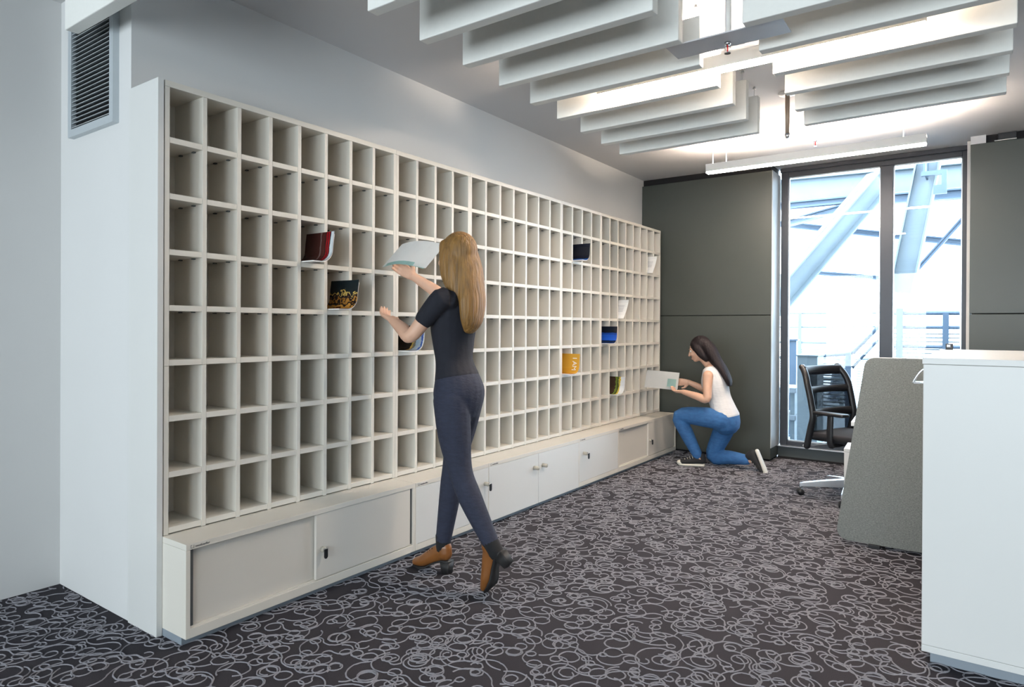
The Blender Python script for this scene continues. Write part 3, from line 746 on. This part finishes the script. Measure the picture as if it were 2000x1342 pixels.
def head(mb, cen, fwd, up, sc=1.0):
    """skull, jaw, nose, ears, brow and lips as part of the body skin; returns the frame for eyes and hair"""
    f = Vector(fwd).normalized(); u = Vector(up); u = (u - f * u.dot(f)).normalized(); r = f.cross(u)
    m = Matrix((f, r, u)).transposed(); cen = Vector(cen)
    W = lambda x, y_, z: cen + m @ Vector((x, y_, z)) * sc
    mb.ball(W(-.012, 0, .022), (.092 * sc, .074 * sc, .092 * sc), 3, m)
    mb.ball(W(.018, 0, -.03), (.068 * sc, .058 * sc, .075 * sc), 3, m)
    mb.ball(W(.052, 0, -.083), (.026 * sc, .03 * sc, .024 * sc), 2, m)
    mb.tube([W(.083, 0, .012), W(.094, 0, -.012), W(.103, 0, -.03)], [.009 * sc, .011 * sc, .0125 * sc], seg=10)
    mb.ball(W(.078, 0, -.062), (.012 * sc, .022 * sc, .0075 * sc), 2, m); mb.ball(W(.076, 0, -.072), (.012 * sc, .019 * sc, .0075 * sc), 2, m)
    for q in (-1, 1):
        mb.ball(W(.072, q * .028, .026), (.014 * sc, .022 * sc, .008 * sc), 2, m)
        mb.ball(W(.055, q * .038, -.025), (.026 * sc, .02 * sc, .024 * sc), 2, m)
        mb.ball(W(-.012, q * .073, -.012), (.02 * sc, .008 * sc, .03 * sc), 2, m)
    return W, m
def face_bits(parent, W, m, sc=1.0):
    for q in (-1, 1):
        e = MB().ball(W(.068, q * .03, .004), .0125 * sc, 2).build('eye', EYEW, parent, True)
        MB().ball(W(.0775, q * .0305, .003), .006 * sc, 2).build('iris', EYED, e, True)
        MB().tube([W(.080, q * .014, .030), W(.081, q * .03, .035), W(.070, q * .047, .029)], [.003 * sc] * 3, seg=6).build('eyebrow', HAIRD, parent, True)
    MB().ball(W(.0855, 0, -.0635), (.006 * sc, .019 * sc, .0045 * sc), 2, m).ball(W(.0845, 0, -.0715), (.006 * sc, .016 * sc, .0048 * sc), 2, m).build('lips', LIPS, parent, True)
def frame_at(o_, fwd, up):
    f = Vector(fwd).normalized(); u = Vector(up); u = (u - f * u.dot(f)).normalized(); r = u.cross(f)
    m = Matrix((f, r, u)).transposed().to_4x4(); m.translation = Vector(o_); return m
def placed(mb, name, m, parent, mtx, organic=None):
    bmesh.ops.transform(mb.bm, matrix=mtx, verts=list(mb.bm.verts))
    return mb.organic(name, m, parent, organic) if organic else mb.build(name, m, parent, True)
def boot(parent, mtx):
    up_ = MB().tube([(.028, 0, .102), (.075, 0, .098), (.125, 0, .07), (.175, 0, .042), (.222, 0, .028)], [(.03, .036), (.033, .042), (.035, .036), (.04, .03), (.027, .02)], side=(0, 1, 0), seg=16)
    up_.tube([(.045, 0, .10), (.047, 0, .135)], [(.036, .045), (.034, .043)], side=(0, 1, 0), seg=16)
    b = placed(up_, 'boot', LEATH, parent, mtx, .004)
    so = MB()
    prof_ = [(.0, .060), (.05, .060), (.10, .040), (.145, .012), (.18, .002), (.235, .006)]
    t = bmesh.new(); rows = []
    for i, (x, z) in enumerate(prof_):
        hwid = (.024, .028, .026, .034, .038, .014)[i]
        rows.append([t.verts.new((x, sg * hwid, z + dz)) for sg, dz in ((-1, 0), (1, 0), (1, .009), (-1, .009))])
    for a, c_ in zip(rows, rows[1:]):
        for j in range(4): t.faces.new((a[j], a[(j + 1) % 4], c_[(j + 1) % 4], c_[j]))
    t.faces.new(rows[0][::-1]); t.faces.new(rows[-1]); so.merge(t); placed(so, 'sole', RUBB, b, mtx)
    hb = MB(); t = bmesh.new()
    lo = [t.verts.new(p) for p in ((.004, -.021, 0), (.050, -.021, 0), (.050, .021, 0), (.004, .021, 0))]; hi = [t.verts.new(p) for p in ((-.002, -.026, .062), (.058, -.026, .062), (.058, .026, .062), (-.002, .026, .062))]
    t.faces.new(lo[::-1]); t.faces.new(hi)
    for j in range(4): t.faces.new((lo[j], lo[(j + 1) % 4], hi[(j + 1) % 4], hi[j]))
    bmesh.ops.bevel(t, geom=[e for e in t.edges if abs(e.verts[0].co.z - e.verts[1].co.z) > .03], offset=.008, segments=3, affect='EDGES', profile=.5)
    hb.merge(t); placed(hb, 'heel', RUBB, b, mtx)
    lc = MB()
    for q in (.105, .12, .135): lc.tube([(q, -.022, .118 - (q - .105) * .75), (q + .004, 0, .124 - (q - .105) * .78), (q, .022, .118 - (q - .105) * .75)], [.0022] * 3, seg=6)
    placed(lc, 'lace', HAIRD, b, mtx)
    return b
def sneaker(parent, mtx):
    u_ = MB().tube([(.03, 0, .062), (.08, 0, .062), (.14, 0, .046), (.20, 0, .034), (.235, 0, .03)], [(.033, .036), (.034, .038), (.038, .03), (.042, .022), (.032, .018)], side=(0, 1, 0), seg=16).tube([(.045, 0, .075), (.05, 0, .10)], [(.033, .042), (.032, .040)], side=(0, 1, 0), seg=16)
    b = placed(u_, 'sneaker', CANV, parent, mtx, .0045)
    placed(MB().tube([(.022, 0, .013), (.07, 0, .012), (.13, 0, .012), (.19, 0, .012), (.235, 0, .014)], [(.036, .015), (.036, .015), (.04, .015), (.046, .015), (.036, .015)], side=(0, 1, 0), seg=18), 'sole', RUBW, b, mtx, .004)
    placed(MB().ball((.225, 0, .026), (.034, .039, .024), 3), 'toe_cap', RUBW, b, mtx)
    lc = MB()
    for k in range(5):
        x = .095 + k * .021; z = .098 - k * .0095
        lc.tube([(x, -.026, z - .012), (x + .008, 0, z + .004), (x, .026, z - .012)], [.003] * 3, seg=6)
    lc.tube([(.085, -.02, .10), (.08, -.045, .06), (.095, -.052, .012)], [.0028] * 3, seg=6).tube([(.085, -.02, .10), (.1, -.05, .07), (.11, -.055, .02)], [.0028] * 3, seg=6)
    placed(lc, 'lace', RUBW, b, mtx); return b

# --- the walking woman
p1 = empty('person', (-2.12, 2.52, 0), 'walking person with long blonde hair, black top and dark jeans filing papers', 'person')
RS, RE, RW = (-2.135, 2.655, 1.385), (-2.335, 2.70, 1.395), (-2.535, 2.635, 1.525)
LS, LE, LW = (-2.110, 2.385, 1.385), (-2.255, 2.325, 1.205), (-2.455, 2.40, 1.285)
RL = [(-2.118, 2.585, .90), (-2.150, 2.575, .74), (-2.172, 2.56, .577), (-2.190, 2.555, .44), (-2.236, 2.55, .165)]
LL = [(-2.105, 2.455, .90), (-2.085, 2.455, .73), (-2.050, 2.46, .555), (-1.985, 2.46, .43), (-1.866, 2.462, .245)]
def torso1(mb, e=0.0, z0=.86, z1=1.40):
    rows = [(.86, -2.112, .125, .098), (.93, -2.110, .140, .108), (1.0, -2.124, .122, .092), (1.08, -2.142, .100, .076), (1.17, -2.148, .112, .084), (1.26, -2.148, .126, .094), (1.34, -2.132, .128, .082), (1.40, -2.122, .095, .060)]
    rows = [r for r in rows if z0 - 1e-6 <= r[0] <= z1 + 1e-6]
    mb.tube([(x, 2.52, z) for z, x, a, b_ in rows], [(a + e, b_ + e) for z, x, a, b_ in rows], side=(0, 1, 0), seg=20)
def legs1(mb, e=0.0, cut=5):
    for L in (RL, LL): mb.tube(L[:cut], [x + e for x in (.083, .074, .052, .050, .033)][:cut], side=(0, 1, 0), seg=16)
b1 = MB(); torso1(b1); legs1(b1)
b1.tube([RL[4], (-2.236, 2.55, .10)], [.032, .03], seg=12).tube([LL[4], (-1.838, 2.462, .20)], [.032, .03], seg=12)
b1.tube([(-2.122, 2.52, 1.38), (-2.126, 2.52, 1.44), (-2.135, 2.52, 1.51)], [(.055, .052), (.045, .047), (.045, .047)], seg=14)
for S_, E_, W_ in ((RS, RE, RW), (LS, LE, LW)):
    b1.tube([S_, (Vector(S_) + Vector(E_)) / 2, E_, (Vector(E_) * .6 + Vector(W_) * .4), W_], [.046, .040, .034, .034, .023], seg=14)
hand(b1, RW, (-.80, -.10, .45), (.1, -.8, .3), 1, .45, .95); hand(b1, LW, (-.9, .32, .2), (.2, .35, .9), 1, .35, .95)
W1, m1 = head(b1, (-2.140, 2.52, 1.593), (-1, .12, .02), (0, 0, 1), .97)
b1.organic('body', SKIN, p1, .0042, 5); face_bits(p1, W1, m1, .97)
tp = MB(); torso1(tp, .007, .99, 1.40)
for S_, E_ in ((RS, RE), (LS, LE)):
    S_, E_ = Vector(S_), Vector(E_); tp.tube([S_ + Vector((.0, (2.52 - S_.y) * .35, -.01)), S_, S_ * .45 + E_ * .55], [.056, .055, .047], seg=14)
tp.organic('top', TOPB, p1, .006, 6)
jn = MB(); torso1(jn, .006, .86, 1.0); legs1(jn, .007); jn.organic('jeans', JEAN1, p1, .006, 5)
MB().tube([(-2.236, 2.55, .19), (-2.236, 2.55, .115)], [.040, .037], seg=16).build('sock', SOCK, p1, True)
MB().tube([(-1.874, 2.462, .255), (-1.835, 2.462, .205)], [.040, .037], seg=16).build('sock', SOCK, p1, True)
boot(p1, frame_at((-2.185, 2.553, 0), (-1, -.10, 0), (0, 0, 1)))
boot(p1, frame_at((-1.745, 2.462, .185), (-.62, .02, -.78), (-.78, 0, .62)))
hr = MB().ball(W1(-.030, 0, .034), (.098, .084, .098), 3, m1)
hr.tube([W1(-.05, 0, .08), (-2.062, 2.525, 1.55), (-2.035, 2.52, 1.43), (-2.026, 2.515, 1.36), (-2.026, 2.51, 1.28), (-2.036, 2.51, 1.235)], [(.06, .05), (.084, .058), (.086, .05), (.088, .046), (.074, .036), (.045, .02)], side=(0, 1, 0), seg=18)
for q in (-1, 1): hr.tube([W1(.02, q * .062, .07), W1(-.005, q * .080, .01), W1(-.02, q * .082, -.08), W1(-.05, q * .07, -.16)], [(.02, .03), (.018, .035), (.02, .035), (.02, .03)], side=m1.col[1], seg=12)
for q in (-1, 1): hr.tube([W1(-.03, q * .07, .03), W1(-.045, q * .075, -.05), W1(-.06, q * .07, -.13), W1(-.075, q * .06, -.2)], [(.024, .035), (.024, .04), (.024, .04), (.022, .03)], side=m1.col[1], seg=12)
hr.organic('hair', HAIRB, p1, .006, 6)

pe = empty('paper_sheet', (-2.5, 2.6, 1.6), 'white catalogue sheet held up by the walking woman at the pigeonholes', 'paper')
def sheet(name, o_, u, v, nu, m, parent, th=.004, bow=.02, rows=8):
    o_, u, v, nu = Vector(o_), Vector(u), Vector(v), Vector(nu); t = bmesh.new()
    g = [[t.verts.new(o_ + u * (i / rows) + v * j + nu * bow * math.sin(math.pi * i / rows)) for i in range(rows + 1)] for j in (0, 1)]
    for i in range(rows): t.faces.new((g[0][i], g[0][i + 1], g[1][i + 1], g[1][i]))
    bmesh.ops.solidify(t, geom=list(t.faces), thickness=th); mb = MB(); mb.merge(t); return mb.build(name, m, parent)
sheet('sheet', (-2.668, 2.53, 1.575), (.30, .02, -.02), (.03, .12, .135), (0, -.7, .7), PAPER, pe, .005, .025)
sheet('cover_band', (-2.660, 2.527, 1.573), (.28, .02, -.02), (.004, .018, .02), (0, -.7, .7), PAPERT, pe, .001, .027)

# --- the kneeling woman
p2 = empty('person', (-1.95, 5.95, 0), 'kneeling person with dark hair, white sleeveless top and blue jeans by the dark wall', 'person')
TL = [(-1.885, 5.88, .44), (-2.08, 5.855, .455), (-2.262, 5.835, .445), (-2.205, 5.85, .30), (-2.105, 5.872, .10)]
TR = [(-1.875, 6.02, .42), (-1.945, 6.03, .27), (-2.015, 6.03, .078), (-1.87, 6.015, .088), (-1.705, 6.0, .085)]
T2 = [(.40, -1.868, .130, .110), (.46, -1.878, .138, .112), (.54, -1.905, .120, .098), (.62, -1.935, .110, .092), (.70, -1.962, .124, .102), (.77, -1.982, .132, .108), (.84, -1.992, .128, .088), (.885, -2.0, .09, .062)]
def torso2(mb, e=0.0, a=0, b_=8):
    mb.tube([(x, 5.95, z) for z, x, q, w_ in T2[a:b_]], [(q + e, w_ + e) for z, x, q, w_ in T2[a:b_]], side=(0, 1, 0), seg=20)
def legs2(mb, e=0.0):
    for L in (TL, TR): mb.tube(L, [x + e for x in (.088, .080, .058, .056, .038)], side=(0, 1, 0), seg=16)
b2 = MB(); torso2(b2); legs2(b2)
b2.tube([TL[4], (-2.075, 5.88, .06)], [.034, .032], seg=12).tube([TR[4], (-1.655, 5.995, .095)], [.034, .032], seg=12)
b2.tube([(-2.0, 5.95, .87), (-2.03, 5.95, .92), (-2.085, 5.95, .985)], [(.055, .05), (.044, .045), (.046, .046)], seg=14)
S1, E1, H1 = (-1.992, 5.805, .835), (-1.985, 5.755, .625), (-2.215, 5.79, .675)
S2, E2, H2 = (-2.005, 6.095, .835), (-2.06, 6.11, .655), (-2.235, 6.0, .745)
for a, b_, c_ in ((S1, E1, H1), (S2, E2, H2)):
    b2.tube([a, (Vector(a) + Vector(b_)) / 2, b_, Vector(b_) * .6 + Vector(c_) * .4, c_], [.046, .041, .035, .034, .023], seg=14)
hand(b2, H1, (-1, .30, -.05), (.05, .25, 1), 1, .4, .95); hand(b2, H2, (-1, -.25, .02), (0, -.9, -.1), -1, .35, .95)
W2, m2 = head(b2, (-2.128, 5.95, 1.052), (-1, -.10, -.28), (-.25, 0, 1), .95)
b2.organic('body', SKIN, p2, .0045, 5); face_bits(p2, W2, m2, .95)
t2 = MB(); torso2(t2, .008, 1, 7)
for q in (-1, 1): t2.tube([(-1.985, 5.95 + q * .085, .82), (-1.998, 5.95 + q * .10, .868), (-2.018, 5.95 + q * .085, .855)], [.032, .026, .03], seg=10)
t2.organic('top', TOPW, p2, .006, 6)
j2 = MB(); torso2(j2, .006, 0, 2); legs2(j2, .007); j2.organic('jeans', JEAN2, p2, .006, 5)
sneaker(p2, frame_at((-2.035, 5.895, .0), (-.95, -.32, 0), (0, 0, 1)))
sneaker(p2, frame_at((-1.612, 5.99, .205), (.40, -.08, -.90), (-.90, 0, -.40)))
h2 = MB().ball(W2(-.028, 0, .034), (.096, .083, .096), 3, m2)
h2.tube([W2(-.05, 0, .07), (-2.03, 5.945, 1.06), (-1.965, 5.94, .96), (-1.895, 5.935, .87), (-1.85, 5.93, .79), (-1.838, 5.93, .75)], [(.06, .055), (.082, .062), (.08, .05), (.076, .038), (.066, .028), (.05, .018)], side=(0, 1, 0), seg=18)
for q in (-1, 1): h2.tube([W2(.03, q * .055, .072), W2(.0, q * .080, .02), W2(-.03, q * .08, -.05), W2(-.07, q * .065, -.11)], [(.018, .03), (.018, .034), (.02, .034), (.02, .03)], side=m2.col[1], seg=12)
h2.organic('hair', HAIRD, p2, .006, 6)
ps = empty('paper_bundle', (-2.42, 5.87, .74), 'bundle of white magazines the kneeling woman slides toward a pigeonhole', 'papers')
for k in range(3):
    sheet('sheet', (-2.625, 5.866 + k * .009, .690 + k * .004), (.325, -.01, -.012), (.0, .05, .150), (0, -1, .2), PAPER, ps, .005, .012)
sheet('printed_panel', (-2.395, 5.852, .710), (.085, -.003, -.003), (.0, .022, .07), (0, -1, .2), PAPERT, ps, .001, .004)

# ------------------------------------------------------------------ outside the window
tag(box('terrace', (-9, 7, 6.92, 16, -.35, -.12), CONC), 'pale concrete terrace outside the window', 'terrace', kind='structure')
def beam(a, b_, wd, ht, label, m=STEEL, name='steel_beam', cat='beam'):
    """I-section girder between two points"""
    a, b_ = Vector(a), Vector(b_); d = (b_ - a); L = d.length; d.normalize()
    sd = d.cross(Vector((0, 0, 1)));  sd = sd.normalized() if sd.length > 1e-3 else Vector((1, 0, 0)); up = sd.cross(d)
    mtx = Matrix((d, sd, up)).transposed().to_4x4(); mtx.translation = a
    o = empty(name, a, label, cat, 'steelwork outside the window')
    for nm, bx in (('web', (0, L, -.012, .012, -ht / 2, ht / 2)), ('flange', (0, L, -wd / 2, wd / 2, ht / 2 - .02, ht / 2)), ('flange', (0, L, -wd / 2, wd / 2, -ht / 2, -ht / 2 + .02))):
        mb = MB().box(*bx); bmesh.ops.transform(mb.bm, matrix=mtx, verts=list(mb.bm.verts)); mb.build(nm, m, o)
    return o
beam((-2.35, 9.3, 1.52), (-1.20, 10.6, 3.35), .26, .30, 'broad pale blue diagonal girder outside the left pane')
beam((-.84, 9.5, 1.70), (-.53, 9.5, 3.45), .22, .26, 'steep pale blue girder outside the right pane')
beam((-3.2, 11.0, 3.43), (0.8, 11.0, 3.33), .25, .34, 'deep horizontal girder crossing high outside both panes')
beam((-2.9, 10.7, 3.13), (-1.25, 10.6, 3.11), .14, .10, 'slim horizontal rail outside the top of the left pane', STEELD)
beam((-1.05, 10.5, 3.05), (.3, 10.5, 3.02), .14, .13, 'slim horizontal rail outside the top of the right pane', STEELD)
beam((-2.95, 12.0, 3.07), (.1, 12.0, 2.48), .10, .10, 'long thin brace sloping across both panes outside', STEELD)
beam((-2.45, 12.2, 2.22), (-1.2, 12.2, 2.06), .08, .07, 'short thin brace low outside the left pane', STEELD)
beam((-2.6, 11.2, 2.93), (-1.48, 10.5, 3.02), .12, .10, 'short brace rising to the diagonal girder outside', STEELD)
beam((-.95, 11.0, 1.88), (-.10, 11.0, 2.95), .06, .06, 'thin diagonal rod outside the right pane', STEELD)
fr_ = empty('steel_bracket', (-.5, 9, 2.8), 'dark square bracket at the top of the right pane outside', 'bracket', 'steelwork outside the window')
box('bar', (-.60, -.35, 8.97, 9.03, 3.02, 3.07), STEELD, fr_); box('bar', (-.40, -.35, 8.97, 9.03, 2.80, 3.02), STEELD, fr_); box('plate', (-.48, -.40, 8.97, 9.03, 2.80, 2.90), STEELD, fr_); box('hanger', (-.58, -.56, 8.97, 11.0, 3.07, 3.30), STEELD, fr_)
def railing(name, posts, rails, y_, label, m=STEEL, mesh_=None):
    o = empty(name, (posts[0][0], y_, -.12), label, 'railing', 'railings on the terrace')
    for x, z1, r in posts: box('post', (x - r, x + r, y_ - r, y_ + r, -.12, z1), m, o)
    for (x0, z0), (x1, z1), r in rails: MB().cyl((x0, y_, z0), (x1, y_, z1), r, seg=10).build('rail', m, o, True)
    if mesh_:
        x0, x1, z0, z1 = mesh_; k = MB(); n = int((z1 - z0) / .045)
        for i in range(n): k.cyl((x0, y_, z0 + i * .045), (x1, y_, z0 + i * .045), .009, seg=5)
        tag(k.build('wire_infill', STEEL, o), kind='stuff')
railing('terrace_railing', [(-.806, 1.50, .035), (-.352, 1.44, .03), (.15, 1.44, .03)], [((-.95, 1.44), (.4, 1.435), .026), ((-.95, 1.275), (.4, 1.275), .022), ((-.95, 1.05), (.4, 1.05), .02)], 9.0, 'terrace railing with wire infill outside the right pane', STEELD, (-.9, .4, .3, 1.25))
railing('stair_railing', [(-1.286, .965, .03), (-1.72, .91, .025)], [((-1.74, .912), (-1.245, .969), .022), ((-1.245, .969), (-.86, 1.42), .024), ((-1.245, .80), (-.86, 1.28), .016)], 8.6, 'stair handrail bending upward outside the left pane', STEELD, (-1.70, -1.30, .25, .88))
railing('far_railing', [(-2.75, 1.54, .03), (-2.05, 1.54, .03), (-1.4, 1.54, .03)], [((-3.1, 1.54), (-1.1, 1.53), .016), ((-3.1, 1.28), (-1.1, 1.30), .018), ((-3.1, 1.0), (-1.1, 1.01), .022), ((-3.1, .72), (-1.1, .73), .022)], 13.0, 'distant railing of thin horizontal bars outside the left pane', STEEL, (-3.1, -1.1, .15, .95))
pn = empty('service_cabinet', (-1.6, 7.95, -.12), 'pale blue metal panel box on the terrace beside the chair', 'box', 'terrace equipment')
box('body', (-1.70, -1.49, 7.9, 8.25, -.12, .945), STEEL, pn, .004); box('lid', (-1.71, -1.48, 7.89, 8.26, .945, .96), STEEL, pn, .002)
cl = empty('steel_column', (-1.98, 9.0, -.12), 'dark blue steel column outside at the left edge of the window', 'column', 'steelwork outside the window')
box('shaft', (-2.03, -1.94, 8.96, 9.04, -.10, 1.10), STEELD, cl); box('base_plate', (-2.08, -1.89, 8.91, 9.09, -.12, -.10), STEELD, cl); box('cap', (-2.05, -1.92, 8.94, 9.06, 1.10, 1.12), STEELD, cl)
py = empty('lamp_mast', (-2.24, 14, -.12), 'distant tapering dark mast outside the left pane', 'mast', 'steelwork outside the window')
MB().cyl((-2.24, 14, -.12), (-2.24, 14, .95), .22, .05, 8).build('mast', STEELD, py); MB().cyl((-2.24, 14, .95), (-2.24, 14, 1.6), .02, .012, 8).build('spike', STEEL, py)
bn = empty('terrace_bench', (-2.0, 8.4, -.12), 'pale bench seen low through the left pane', 'bench', 'terrace equipment')
for z in (.18, .50): box('seat_slab', (-2.15, -1.78, 8.2, 8.7, z, z + .06), CONC, bn, .004)
for x in (-2.1, -1.85): box('leg', (x, x + .05, 8.25, 8.65, -.12, .50), STEEL, bn)
